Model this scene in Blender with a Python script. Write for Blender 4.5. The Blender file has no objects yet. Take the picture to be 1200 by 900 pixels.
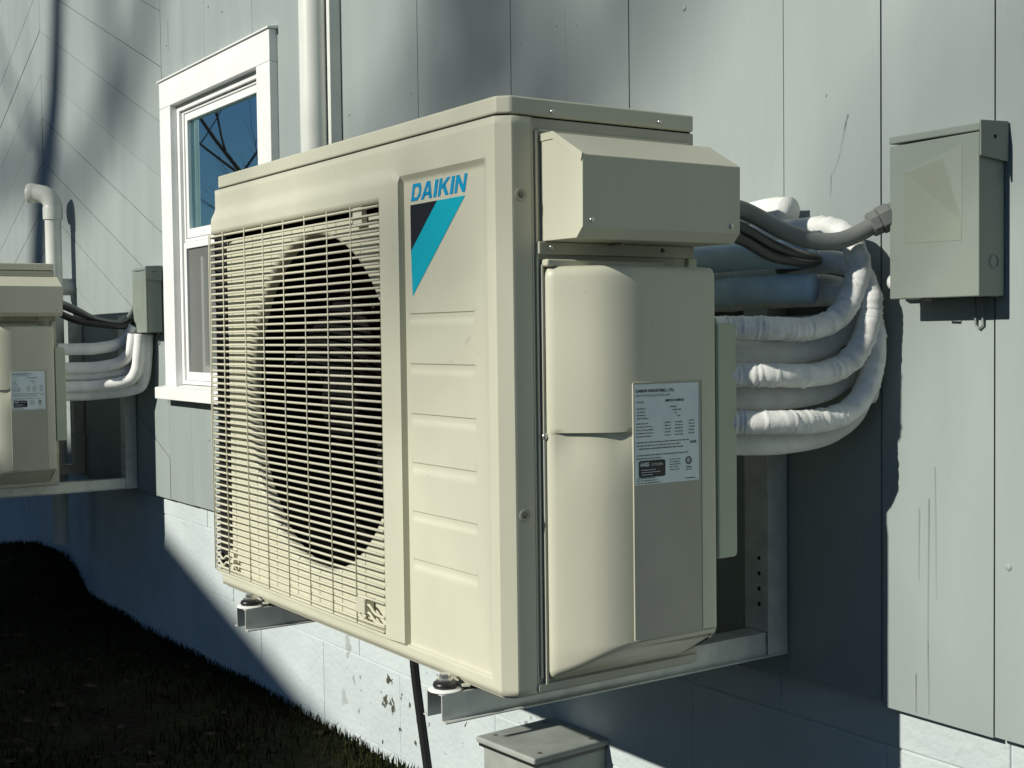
import bpy, bmesh, math, random
import numpy as np
from mathutils import Vector, Matrix, noise
random.seed(7)
S = bpy.context.scene
COL = S.collection
# ------------------------------------------------------------------ camera
CP = Vector((1.3026, -0.8684, 0.4452)); YAW, PIT, ROL = 0.9769, -0.0382, -0.0127
f = Vector((-math.sin(YAW)*math.cos(PIT), math.cos(YAW)*math.cos(PIT), math.sin(PIT)))
rt = f.cross(Vector((0, 0, 1))).normalized(); up = rt.cross(f)
rt2 = math.cos(ROL)*rt + math.sin(ROL)*up; up2 = -math.sin(ROL)*rt + math.cos(ROL)*up
cam = bpy.data.objects.new('camera', bpy.data.cameras.new('camera')); COL.objects.link(cam)
M = Matrix((rt2, up2, -f)).transposed().to_4x4(); M.translation = CP
cam.matrix_world = M
cam.data.sensor_width = 36; cam.data.lens = 1514.4/1200*36
cam.data.clip_start = 0.05; cam.data.clip_end = 2000
S.camera = cam
# ------------------------------------------------------------------ light
SUNV = Vector((0.07, 1.0, -0.53))            # direction the light travels
w = bpy.data.worlds.new("World"); S.world = w; w.use_nodes = True
nt = w.node_tree; bg = nt.nodes['Background']
sky = nt.nodes.new('ShaderNodeTexSky'); sky.sky_type = 'NISHITA'; sky.sun_disc = False
sky.sun_elevation = math.atan2(0.53, math.hypot(0.07, 1)); sky.sun_rotation = math.radians(184)
sky.air_density = 1.0; sky.dust_density = 0.0; sky.ozone_density = 6.0
nt.links.new(sky.outputs[0], bg.inputs[0]); bg.inputs[1].default_value = 0.05
sd = bpy.data.lights.new('sun', 'SUN'); sd.energy = 4.8; sd.angle = math.radians(0.53); sd.color = (1.0, 0.97, 0.87)
sun = bpy.data.objects.new('sun', sd); COL.objects.link(sun)
sun.rotation_euler = SUNV.to_track_quat('-Z', 'Y').to_euler(); sun.location = (0, -10, 8)
S.view_settings.view_transform = 'Standard'; S.view_settings.look = 'None'
S.view_settings.exposure = 0.0; S.view_settings.gamma = 1.0

# ------------------------------------------------------------------ materials
def mat(name, col, rough=0.5, spec=0.5, metal=0.0, col2=None, nscale=20, stretch=(1, 1, 1), lo=0.35, hi=0.65,
        bump=0.0, bscale=200, bstretch=(1, 1, 1), bdist=0.001, rnd=0.0, spots=None, spot_scale=30, spot_lo=0.68, spot_hi=0.74, spot_x=None, rough2=None, coat=0.0):
    m = bpy.data.materials.new(name); m.use_nodes = True
    t = m.node_tree; N = t.nodes; L = t.links; b = N['Principled BSDF']
    b.inputs['Roughness'].default_value = rough; b.inputs['Metallic'].default_value = metal
    b.inputs['Specular IOR Level'].default_value = spec
    if coat: b.inputs['Coat Weight'].default_value = coat; b.inputs['Coat Roughness'].default_value = 0.15
    tc = N.new('ShaderNodeTexCoord')
    geo = N.new('ShaderNodeNewGeometry')
    def nz(scale, st, det=5):
        mp = N.new('ShaderNodeMapping'); mp.inputs['Scale'].default_value = st
        L.new(geo.outputs['Position'], mp.inputs[0])
        n = N.new('ShaderNodeTexNoise'); n.inputs['Scale'].default_value = scale; n.inputs['Detail'].default_value = det
        L.new(mp.outputs[0], n.inputs['Vector']); return n.outputs[0]
    def ramp(src, a, c):
        r = N.new('ShaderNodeMapRange'); r.inputs[1].default_value = a; r.inputs[2].default_value = c
        L.new(src, r.inputs[0]); return r.outputs[0]
    def mix(fac, A, B):
        x = N.new('ShaderNodeMix'); x.data_type = 'RGBA'
        if isinstance(fac, float): x.inputs[0].default_value = fac
        else: L.new(fac, x.inputs[0])
        for i, v in ((6, A), (7, B)):
            if isinstance(v, tuple): x.inputs[i].default_value = (*v, 1)
            else: L.new(v, x.inputs[i])
        return x.outputs[2]
    c = col
    if col2: c = mix(ramp(nz(nscale, stretch), lo, hi), col, col2)
    if rnd:
        oi = N.new('ShaderNodeObjectInfo'); mm = N.new('ShaderNodeMath'); mm.operation = 'MULTIPLY'; mm.inputs[1].default_value = rnd
        L.new(oi.outputs['Random'], mm.inputs[0])
        c = mix(mm.outputs[0], c, tuple(v*0.7 for v in col))
    if spots:
        fac = ramp(nz(spot_scale, (1, 1, 1), 8), spot_lo, spot_hi)
        if spot_x:
            sp = N.new('ShaderNodeSeparateXYZ'); L.new(geo.outputs['Position'], sp.inputs[0])
            for ax, u, v in ((0, spot_x[0], spot_x[1]), (0, spot_x[3], spot_x[2]), (2, -0.22, -0.34)):
                mu = N.new('ShaderNodeMath'); mu.operation = 'MULTIPLY'; L.new(fac, mu.inputs[0]); L.new(ramp(sp.outputs[ax], u, v), mu.inputs[1]); fac = mu.outputs[0]
        c = mix(fac, c, spots)
    if isinstance(c, tuple): b.inputs['Base Color'].default_value = (*c, 1)
    else: L.new(c, b.inputs['Base Color'])
    if rough2 is not None:
        r = N.new('ShaderNodeMapRange'); r.inputs[1].default_value = 0.35; r.inputs[2].default_value = 0.65
        r.inputs[3].default_value = rough; r.inputs[4].default_value = rough2
        L.new(nz(nscale*1.7, stretch), r.inputs[0]); L.new(r.outputs[0], b.inputs['Roughness'])
    if bump:
        bp = N.new('ShaderNodeBump'); bp.inputs['Strength'].default_value = bump; bp.inputs['Distance'].default_value = bdist
        L.new(nz(bscale, bstretch), bp.inputs['Height']); L.new(bp.outputs[0], b.inputs['Normal'])
    return m
CREAM = mat('cream_enamel', (0.600, 0.595, 0.468), 0.40, 0.5, col2=(0.565, 0.558, 0.436), nscale=3.5, stretch=(2, 2, 0.8), bump=0.15, bscale=500, bdist=0.0004, rough2=0.5,
            spots=(0.47, 0.45, 0.34), spot_scale=60, spot_lo=0.70, spot_hi=0.78)
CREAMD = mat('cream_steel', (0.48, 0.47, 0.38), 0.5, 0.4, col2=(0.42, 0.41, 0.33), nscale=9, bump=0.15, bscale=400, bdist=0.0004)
GRILLE = mat('cream_wire', (0.62, 0.60, 0.46), 0.5, 0.4)
PLATEG = mat('piping_plate_paint', (0.50, 0.54, 0.40), 0.5, 0.4, col2=(0.46, 0.50, 0.37), nscale=8)
SIDING = mat('grey_board_paint', (0.325, 0.370, 0.356), 0.55, 0.35, col2=(0.290, 0.333, 0.322), nscale=4, stretch=(3, 1, 0.5), lo=0.3, hi=0.7,
             bump=0.5, bscale=60, bstretch=(6, 6, 0.25), bdist=0.0012, rnd=0.16, spots=(0.21, 0.24, 0.24), spot_scale=38, spot_lo=0.72, spot_hi=0.82)
GAP = mat('dark_board_gap', (0.02, 0.022, 0.022), 0.9, 0.1)
BLOCK = mat('painted_block', (0.55, 0.61, 0.61), 0.75, 0.25, col2=(0.48, 0.54, 0.54), nscale=5, bump=0.9, bscale=70, bdist=0.003, rnd=0.12,
            spots=(0.07, 0.07, 0.05), spot_scale=24, spot_lo=0.635, spot_hi=0.66, spot_x=(-1.75, -1.45, -0.9, -0.75))
MORTAR = mat('painted_mortar', (0.55, 0.61, 0.61), 0.85, 0.2, col2=(0.48, 0.54, 0.54), nscale=30, bump=0.8, bscale=120, bdist=0.002)
WHITE = mat('white_trim_paint', (0.84, 0.85, 0.83), 0.45, 0.4, col2=(0.78, 0.79, 0.77), nscale=9, bump=0.2, bscale=120, bdist=0.0006)
PVC = mat('white_pvc', (0.74, 0.76, 0.70), 0.35, 0.5, col2=(0.68, 0.70, 0.65), nscale=12)
GALV = mat('painted_bracket_steel', (0.66, 0.68, 0.62), 0.38, 0.5, metal=0.15, col2=(0.54, 0.56, 0.52), nscale=35, bump=0.2, bscale=300, bdist=0.0004)
FOAM = mat('white_pipe_wrap', (0.86, 0.86, 0.82), 0.6, 0.35, col2=(0.76, 0.76, 0.72), nscale=40, bump=0.5, bscale=300, bdist=0.0008)
FOAMR = mat('wrinkled_pipe_wrap', (0.90, 0.90, 0.86), 0.5, 0.4, col2=(0.74, 0.74, 0.70), nscale=60, bump=0.6, bscale=380, bdist=0.0008)
BOXG = mat('grey_box_enamel', (0.235, 0.272, 0.238), 0.42, 0.45, col2=(0.212, 0.246, 0.214), nscale=8, bump=0.12, bscale=400, bdist=0.0004, spots=(0.28, 0.31, 0.27), spot_scale=30, spot_lo=0.72, spot_hi=0.8)
BOXP = mat('faded_sticker', (0.228, 0.258, 0.216), 0.5, 0.35, col2=(0.218, 0.246, 0.206), nscale=14)
BOXJ = mat('weathered_grey_cover', (0.34, 0.37, 0.34), 0.6, 0.3, col2=(0.27, 0.295, 0.27), nscale=18, bump=0.3, bscale=200, bdist=0.0006)
COND = mat('grey_conduit', (0.22, 0.235, 0.22), 0.45, 0.45, col2=(0.18, 0.195, 0.18), nscale=30)
BLACK = mat('black_rubber', (0.018, 0.018, 0.018), 0.35, 0.5)
DARK = mat('dark_cavity', (0.012, 0.012, 0.010), 0.9, 0.1)
FANM = mat('dark_fan_plastic', (0.005, 0.005, 0.005), 0.8, 0.1)
COIL = mat('dusty_coil_fins', (0.015, 0.016, 0.014), 0.6, 0.3, bump=0.8, bscale=300, bstretch=(1, 1, 0.02), bdist=0.002)
STEEL = mat('zinc_screw', (0.62, 0.62, 0.58), 0.25, 0.6, metal=0.8)
SCREWD = mat('dark_screw_recess', (0.16, 0.16, 0.13), 0.45, 0.4, metal=0.4)
BLUE = mat('blue_print', (0.0, 0.30, 0.56), 0.4, 0.4)
CYAN = mat('turquoise_print', (0.0, 0.40, 0.52), 0.4, 0.4)
INK = mat('black_print', (0.012, 0.012, 0.015), 0.4, 0.4)
LABELM = mat('rating_label_paper', (0.80, 0.88, 0.86), 0.35, 0.5, col2=(0.70, 0.80, 0.82), nscale=25)
INKG = mat('grey_print', (0.10, 0.12, 0.12), 0.5, 0.3)
SCREEN = mat('insect_screen', (0.16, 0.165, 0.155), 0.8, 0.2, bump=0.3, bscale=900, bdist=0.0005)
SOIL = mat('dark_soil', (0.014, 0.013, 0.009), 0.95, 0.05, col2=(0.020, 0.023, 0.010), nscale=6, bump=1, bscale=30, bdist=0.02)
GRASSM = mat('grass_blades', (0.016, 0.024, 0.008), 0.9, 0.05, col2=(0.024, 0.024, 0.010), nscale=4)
BARK = mat('bark', (0.10, 0.08, 0.06), 0.9, 0.2, col2=(0.06, 0.05, 0.04), nscale=8, bump=1, bscale=20, bdist=0.02)
ROOFM = mat('roof_shingle', (0.09, 0.085, 0.08), 0.9, 0.2, col2=(0.06, 0.06, 0.06), nscale=5)
HOUSE2 = mat('brown_clapboard', (0.10, 0.085, 0.07), 0.8, 0.2, col2=(0.085, 0.07, 0.06), nscale=3)
DGLASS = mat('dark_window_glass', (0.03, 0.04, 0.05), 0.05, 0.8)
SKYWRAP = mat('skylight_tint_wrap', (0.50, 0.68, 0.82), 0.6, 0.3, col2=(0.42, 0.58, 0.72), nscale=30)  # blue of the skylit shade is put into the wrap's base colour
# window glass: reflecting pane over a dark room
GLASS = bpy.data.materials.new('window_glass'); GLASS.use_nodes = True
_n = GLASS.node_tree; _b = _n.nodes['Principled BSDF']
_b.inputs['Base Color'].default_value = (0.012, 0.014, 0.016, 1); _b.inputs['Roughness'].default_value = 0.01
_b.inputs['IOR'].default_value = 8.0; _b.inputs['Specular Tint'].default_value = (0.60, 0.93, 1.0, 1)

# ------------------------------------------------------------------ mesh helpers
def empty(name, loc=(0, 0, 0), label=None, cat=None, group=None, kind=None, rz=0):
    o = bpy.data.objects.new(name, None); COL.objects.link(o); o.location = loc; o.rotation_euler = (0, 0, rz)
    o.empty_display_size = 0.1
    return tag(o, label, cat, group, kind)
def tag(o, label=None, cat=None, group=None, kind=None):
    for k, v in (('label', label), ('category', cat), ('group', group), ('kind', kind)):
        if v: o[k] = v
    return o
class MB:
    def __init__(s): s.v = []; s.f = []
    def add(s, vs, fs):
        o = len(s.v); s.v += [tuple(v) for v in vs]; s.f += [tuple(i+o for i in q) for q in fs]; return s
    def box(s, x0, y0, z0, x1, y1, z1):
        return s.add([(x0,y0,z0),(x1,y0,z0),(x1,y1,z0),(x0,y1,z0),(x0,y0,z1),(x1,y0,z1),(x1,y1,z1),(x0,y1,z1)],
                     [(0,3,2,1),(4,5,6,7),(0,1,5,4),(1,2,6,5),(2,3,7,6),(3,0,4,7)])
    def prism(s, pts, axis, a, b):
        """pts: 2-D polygon; axis y: pts are (x,z); axis z: (x,y); axis x: (y,z)."""
        def P(p, t): return (p[0], t, p[1]) if axis == 'y' else ((p[0], p[1], t) if axis == 'z' else (t, p[0], p[1]))
        n = len(pts); vs = [P(p, a) for p in pts]+[P(p, b) for p in pts]
        return s.add(vs, [tuple(range(n))[::-1], tuple(range(n, 2*n))]+[(i, (i+1) % n, n+(i+1) % n, n+i) for i in range(n)])
    def tube(s, path, r, seg=12, cap=True, rfun=None):
        path = [Vector(p) for p in path]; n = len(path); rings = []
        up = None
        for i, p in enumerate(path):
            d = (path[min(i+1, n-1)]-path[max(i-1, 0)]).normalized()
            if up is None: up = Vector((0, 0, 1)) if abs(d.z) < .9 else Vector((1, 0, 0))
            a = d.cross(up).normalized(); up = a.cross(d).normalized()
            rr = r[i] if isinstance(r, (list, tuple)) else r
            ring = []
            for k in range(seg):
                th = 2*math.pi*k/seg
                q = rr*(rfun(i, k) if rfun else 1)
                ring.append(p+a*math.cos(th)*q+up*math.sin(th)*q)
            rings.append(ring)
        vs = [v for ring in rings for v in ring]; fs = []
        for i in range(n-1):
            for k in range(seg): fs.append((i*seg+k, i*seg+(k+1) % seg, (i+1)*seg+(k+1) % seg, (i+1)*seg+k))
        if cap: fs += [tuple(range(seg))[::-1], tuple((n-1)*seg+k for k in range(seg))]
        return s.add(vs, fs)
    def lathe(s, prof, c, axis='y', seg=24):
        """prof: [(r, t)] revolved about an axis through c."""
        vs = []
        for r, t in prof:
            for k in range(seg):
                th = 2*math.pi*k/seg; u, v = r*math.cos(th), r*math.sin(th)
                vs.append((c[0]+u, c[1]+t, c[2]+v) if axis == 'y' else ((c[0]+u, c[1]+v, c[2]+t) if axis == 'z' else (c[0]+t, c[1]+u, c[2]+v)))
        fs = []
        for i in range(len(prof)-1):
            for k in range(seg): fs.append((i*seg+k, i*seg+(k+1) % seg, (i+1)*seg+(k+1) % seg, (i+1)*seg+k))
        return s.add(vs, fs)
    def mesh(s, name, m, smooth=False):
        me = bpy.data.meshes.new(name); me.from_pydata(s.v, [], s.f)
        bm = bmesh.new(); bm.from_mesh(me); bmesh.ops.recalc_face_normals(bm, faces=bm.faces); bm.to_mesh(me); bm.free()
        me.materials.append(m)
        if smooth: me.polygons.foreach_set('use_smooth', [True]*len(me.polygons))
        return me
    def obj(s, name, m, parent=None, bevel=0, seg=2, smooth=False, auto=None):
        me = s.mesh(name, m, smooth or bevel > 0)
        o = bpy.data.objects.new(name, me); COL.objects.link(o)
        if parent: o.parent = parent
        if bevel:
            b = o.modifiers.new('bevel', 'BEVEL'); b.width = bevel; b.segments = seg; b.limit_method = 'ANGLE'
            b.angle_limit = math.radians(25); b.harden_normals = True
        if auto:
            me.set_sharp_from_angle(angle=math.radians(auto))
        return o
def copy_tree(o, parent=None):
    c = o.copy(); COL.objects.link(c); c.parent = parent
    for ch in [x for x in o.children]: copy_tree(ch, c)
    return c
def smooth_path(pts, sub=8):
    P = [Vector(p) for p in pts]; P = [2*P[0]-P[1]]+P+[2*P[-1]-P[-2]]; out = []
    for i in range(1, len(P)-2):
        for k in range(sub):
            t = k/sub; a, b, c, d = P[i-1:i+3]
            out.append(0.5*((2*b)+(c-a)*t+(2*a-5*b+4*c-d)*t*t+(3*b-a-3*c+d)*t*t*t))
    out.append(P[-2]); return out
def clip(poly, a, b, c):
    """keep a*x+b*z<=c"""
    out = []
    for i in range(len(poly)):
        p, q = poly[i], poly[(i+1) % len(poly)]
        fp, fq = a*p[0]+b*p[1]-c, a*q[0]+b*q[1]-c
        if fp <= 0: out.append(p)
        if (fp < 0 < fq) or (fq < 0 < fp):
            t = fp/(fp-fq); out.append((p[0]+t*(q[0]-p[0]), p[1]+t*(q[1]-p[1])))
    return out

# ================================================================== SETTING
WY, FY, GZ = 0.58, 0.605, -0.585     # siding face, foundation face, ground
ZS0, ZS1 = -0.0875, 3.2
g = MB()
# ground sheet: fine near the wall, coarse far out
def gh(x, y):
    h = 0.02*noise.noise(Vector((x*1.3, y*1.3, 0)))+0.01*noise.noise(Vector((x*5, y*5, 3)))
    d = math.hypot((x+4.22)/(0.55 if x < -4.22 else 0.20), (y-0.47)/0.15)
    if d < 1.6: h += 0.15*max(0, 1-(d/1.6)**2)
    return GZ+(h if abs(x) < 30 and abs(y) < 30 else 0)
xs = [-400, -120, -50, -30]+list(np.linspace(-20, -6.2, 24))+list(np.linspace(-6, 3, 91))+list(np.linspace(3.5, 20, 20))+[40, 120, 400]
ys = [-400, -120, -50, -30, -24, -20]+list(np.linspace(-16, -2.2, 24))+list(np.linspace(-2, 0.9, 40))+[3, 8, 30, 120, 400]
vs = [(x, y, gh(x, y)) for y in ys for x in xs]; nx = len(xs)
g.add(vs, [(j*nx+i, j*nx+i+1, (j+1)*nx+i+1, (j+1)*nx+i) for j in range(len(ys)-1) for i in range(nx-1)])
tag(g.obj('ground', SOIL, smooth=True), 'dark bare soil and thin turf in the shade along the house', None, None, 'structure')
# grass blades
gv, gf = [], []
rg = random.Random(3)
def blades(n, xr, yr, hmin, hmax):
    for _ in range(n):
        x = rg.uniform(*xr); y = yr[1]-(yr[1]-yr[0])*rg.random()**1.6
        if rg.random() < 0.5+0.6*noise.noise(Vector((x*3, y*3, 9))) : continue
        z = gh(x, y); h = rg.uniform(hmin, hmax); a = rg.uniform(0, 6.28); l = h*rg.uniform(0.1, 0.7); wd = 0.0025
        dx, dy = math.cos(a), math.sin(a); b = rg.uniform(0, 6.28); ex, ey = math.cos(b)*wd, math.sin(b)*wd
        o = len(gv)
        gv.extend([(x-ex, y-ey, z-0.01), (x+ex, y+ey, z-0.01), (x+ex*.7+dx*l*.4, y+ey*.7+dy*l*.4, z+h*.6), (x-ex*.7+dx*l*.4, y-ey*.7+dy*l*.4, z+h*.6), (x+dx*l, y+dy*l, z+h)])
        gf.extend([(o, o+1, o+2, o+3), (o+3, o+2, o+4)])
blades(42000, (-5.5, -0.2), (-1.2, 0.6), 0.012, 0.035)
blades(900, (-5.5, -0.2), (0.55, 0.595), 0.01, 0.03)
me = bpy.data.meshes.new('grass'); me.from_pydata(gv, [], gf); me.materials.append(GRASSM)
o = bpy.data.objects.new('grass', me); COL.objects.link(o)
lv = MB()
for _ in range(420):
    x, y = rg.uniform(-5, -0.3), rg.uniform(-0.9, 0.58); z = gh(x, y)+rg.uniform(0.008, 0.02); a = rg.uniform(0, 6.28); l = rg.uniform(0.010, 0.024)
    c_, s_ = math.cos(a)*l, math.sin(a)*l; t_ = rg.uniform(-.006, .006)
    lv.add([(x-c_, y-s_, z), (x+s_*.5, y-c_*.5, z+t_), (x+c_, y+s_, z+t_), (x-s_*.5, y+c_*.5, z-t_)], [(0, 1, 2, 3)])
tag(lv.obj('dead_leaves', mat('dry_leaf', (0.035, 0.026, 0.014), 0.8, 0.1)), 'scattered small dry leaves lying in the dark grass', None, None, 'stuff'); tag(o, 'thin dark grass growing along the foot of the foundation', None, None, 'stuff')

# ------------------------------------------------------------------ the house
house = empty('house', (0, 0.6, GZ), 'grey board-sided house on a white painted block foundation, behind both outdoor units', 'house')
HO = Vector((0, 0.6, GZ))
class HB(MB):                                     # builder whose mesh is local to the house
    def obj(s, name, m, parent=None, **k):
        s.v = [tuple(Vector(v)-HO) for v in s.v]; return MB.obj(s, name, m, parent or house, **k)
WX0, WX1, WZ0, WZ1 = -2.80, -1.98, 0.27, 1.25      # window opening
h = HB(); yb = WY+0.019
h.box(-8, yb, ZS0+0.004, WX0, yb+0.12, ZS1); h.box(WX1, yb, ZS0+0.004, 3, yb+0.12, ZS1)
h.box(WX0, yb, ZS0+0.004, WX1, yb+0.12, WZ0); h.box(WX0, yb, WZ1, WX1, yb+0.12, ZS1)
siding = h.obj('siding_wall', GAP)
rb = random.Random(5)
def board(polys):
    d = rb.uniform(-0.0008, 0.0008)
    for p in polys:
        if len(p) >= 3:
            b = HB(); b.prism(p, 'y', WY+d, WY+0.0188); b.obj('board', SIDING, siding, bevel=0.0004, seg=1)
BW = 0.1836; k0 = -16
for k in range(-16, 16):
    x0, x1 = 0.0852+BW*k, 0.0852+BW*(k+1)
    if k == -16: x0 = -2.873
    gapw = 0.0022 if k in (1, 0, -5) or k > 2 else (0.0011 if k in (-3, -12, -14) else 0.0001)
    a, b_ = x0+gapw, x1-0.0001
    zb = ZS0+rb.uniform(-0.004, 0.004)
    if b_ <= WX0 or a >= WX1: board([[(a, zb), (b_, zb), (b_, ZS1), (a, ZS1)]])
    else:
        ps = [[(a, zb), (b_, zb), (b_, WZ0), (a, WZ0)], [(a, WZ1), (b_, WZ1), (b_, ZS1), (a, ZS1)]]
        if a < WX0: ps.append([(a, WZ0), (WX0, WZ0), (WX0, WZ1), (a, WZ1)])
        if b_ > WX1: ps.append([(WX1, WZ0), (b_, WZ0), (b_, WZ1), (WX1, WZ1)])
        board(ps)
CX = -4.378                                       # chevron centre line
for side, xa, xb in ((1, CX+0.0012, -2.875), (-1, -5.86, CX-0.0012)):
    for k in range(-11, 16):
        z0 = 1.018+0.1836*k; m = 0.4*side
        za = lambda x: z0-m*(x-CX)
        gp = 0.0022 if (k % 3 or side < 0) else 0.0012
        if side > 0 and k in (0, 3, 4): gp = 0.0011
        poly = [(xa, za(xa)+gp), (xb, za(xb)+gp), (xb, za(xb)+BW-0.0006), (xa, za(xa)+BW-0.0006)]
        poly = clip(clip(poly, 0, -1, -ZS0), 0, 1, ZS1)
        if len(poly) >= 3: board([poly])
for k in range(11):
    x1 = -5.863-BW*k; board([[(x1-BW+0.002, ZS0), (x1, ZS0), (x1, ZS1), (x1-BW+0.002, ZS1)]])
# cracks, nail heads in the boards
nh = HB()
def nail(x, z): nh.lathe([(0.0001, -0.0012), (0.0035, -0.0012), (0.0048, 0)], (x, WY-0.0005, z), 'y', 8)
rn = random.Random(11)
for k in range(-16, 16):
    for zz in (0.16, 0.58, 1.0, 1.42):
        for fx in (0.15, 0.82):
            if rn.random() < 0.6: continue
            x = 0.0852+BW*(k+fx)+rn.uniform(-.01, .01)
            z = zz+rn.uniform(-.03, .03)
            if not (WX0-.15 < x < WX1+.1 and WZ0-.06 < z < WZ1+.08) and not (0.13 < x < 0.31 and .47 < z < .72): nail(x, z)
tag(nh.obj('nail_heads', SIDING, siding, smooth=True), kind='stuff')
cr = HB()
def crack(pts, wd):
    for i in range(len(pts)-1):
        (x0, z0), (x1, z1) = pts[i], pts[i+1]; y = WY-0.0011; wd_ = wd*0.6
        cr.add([(x0-wd_, y, z0), (x0+wd_, y, z0), (x1+wd_*.5, y, z1), (x1-wd_*.5, y, z1)], [(0, 1, 2, 3)])
crack([(0.028, 0.755), (0.024, 0.745), (0.021, 0.733)], 0.0013)
crack([(0.021, 0.733), (0.012, 0.700), (0.006, 0.684), (-0.004, 0.672)], 0.0005)
crack([(-0.004, 0.672), (-0.006, 0.640)], 0.0006)
crack([(-0.012, 0.790), (-0.0145, 0.786)], 0.0012)
crack([(0.168, 0.215), (0.166, 0.02), (0.168, -0.082)], 0.0006); crack([(0.178, 0.26), (0.180, 0.08)], 0.0004)
crack([(0.146, -0.03), (0.146, -0.084)], 0.0007)
crack([(0.152, 0.20), (0.151, 0.10)], 0.0005); crack([(-2.80, 1.47), (-2.801, 1.37)], 0.0018)

tag(cr.obj('paint_cracks', mat('crack_edge', (0.15, 0.17, 0.165), 0.9, 0.1), siding), kind='stuff')
# horizontal joint at the top of the short board left of the window head
# foundation blocks
h = HB(); h.box(-8, FY+0.0025, -1.0, 3, FY+0.2, ZS0+0.05)
fnd = h.obj('foundation', MORTAR)
BLK = None
for c, (z0, z1) in enumerate(((-0.153, -0.05), (-0.356, -0.153), (-0.559, -0.356), (-0.762, -0.559))):
    off = -1.58 if c % 2 else -1.787
    for k in range(-16, 12):
        x0 = off+0.413*k
        b = HB(); r = 0.0010
        b.box(x0+r, FY+rb.uniform(-.0015, .0015), z0+r, x0+0.413-r, FY+0.03, z1-r)
        b.obj('block', BLOCK, fnd, bevel=0.0025, seg=2)
# window
h = HB(); yc = 0.556
h.box(-2.832, yc, 0.293, -2.733, WY+0.02, 1.1868); h.box(-2.041, yc, 0.293, -1.950, WY+0.02, 1.1868); h.box(-2.832, yc, 1.187, -1.950, WY+0.02, 1.273)
win = h.obj('window', WHITE, bevel=0.0025)
h = HB(); h.prism([(yc-.006, 1.2735), (WY, 1.2735), (WY, 1.283), (yc-.006, 1.278)], 'x', -2.840, -1.943); h.obj('drip_cap', WHITE, win, bevel=0.001)
h = HB(); h.prism([(0.530, 0.251), (WY+.02, 0.251), (WY+.02, 0.300), (0.562, 0.2928), (0.530, 0.288)], 'x', -2.862, -1.925); h.obj('sill', WHITE, win, bevel=0.002)
def frame(x0, x1, z0, z1, wl, wr, wb, wt, y0, y1, name, m=WHITE, bev=0.0015):
    h = HB(); h.box(x0, y0, z0, x0+wl, y1, z1); h.box(x1-wr, y0, z0, x1, y1, z1)
    h.box(x0+wl, y0, z0, x1-wr, y1, z0+wb); h.box(x0+wl, y0, z1-wt, x1-wr, y1, z1); return h.obj(name, m, win, bevel=bev)
frame(-2.7325, -2.0415, 0.300, 1.1865, 0.020, 0.020, 0.012, 0.020, 0.578, 0.66, 'frame')
frame(-2.7115, -2.0625, 0.752, 1.1655, 0.012, 0.012, 0.010, 0.008, 0.588, 0.655, 'frame')
frame(-2.6985, -2.0755, 0.765, 1.156, 0.020, 0.020, 0.028, 0.022, 0.592, 0.64, 'upper_sash')
frame(-2.7110, -2.0630, 0.313, 0.7505, 0.022, 0.022, 0.026, 0.020, 0.584, 0.600, 'screen_frame')
frame(-2.7110, -2.0630, 0.313, 0.7505, 0.045, 0.045, 0.045, 0.035, 0.630, 0.655, 'lower_sash')
h = HB(); h.box(-2.680, 0.604, 0.792, -2.095, 0.610, 1.135); h.obj('glass', GLASS, win)
h = HB(); h.box(-2.668, 0.640, 0.357, -2.107, 0.646, 0.716); h.obj('glass', GLASS, win)
SCR = bpy.data.materials.new('mesh_screen'); SCR.use_nodes = True
_t = SCR.node_tree; _p = _t.nodes['Principled BSDF']; _p.inputs['Base Color'].default_value = (0.20, 0.205, 0.19, 1); _p.inputs['Roughness'].default_value = 0.8
_p.inputs['Alpha'].default_value = 0.62
h = HB(); h.add([(-2.690, 0.592, 0.338), (-2.084, 0.592, 0.338), (-2.084, 0.592, 0.732), (-2.690, 0.592, 0.732)], [(0, 1, 2, 3)]); h.obj('screen', SCR, win)
h = HB(); h.box(-2.7, 0.9, 0.2, -2.0, 0.91, 1.3); h.box(-2.56, 0.72, 0.36, -2.535, 0.73, 0.72); h.box(-2.53, 0.72, 0.36, -2.40, 0.73, 0.40); h.obj('room_lining', SCREEN, win)
# roof of the house (out of the frame, above); eave deepened to block high sky light
h = HB(); h.prism([(-0.20, 3.16), (0.58, 3.205), (3.6, 4.75), (3.6, 4.85), (-0.22, 3.24)], 'x', -8.3, 3.3); h.obj('roof', ROOFM)
h = HB(); h.box(-8, 0.80, -1.0, -7.9, 3.6, 3.2); h.box(2.9, 0.80, -1.0, 3.0, 3.6, 3.2); h.box(-8, 3.5, -1.0, 3.0, 3.6, 3.2); h.obj('outer_wall', SIDING)

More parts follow.
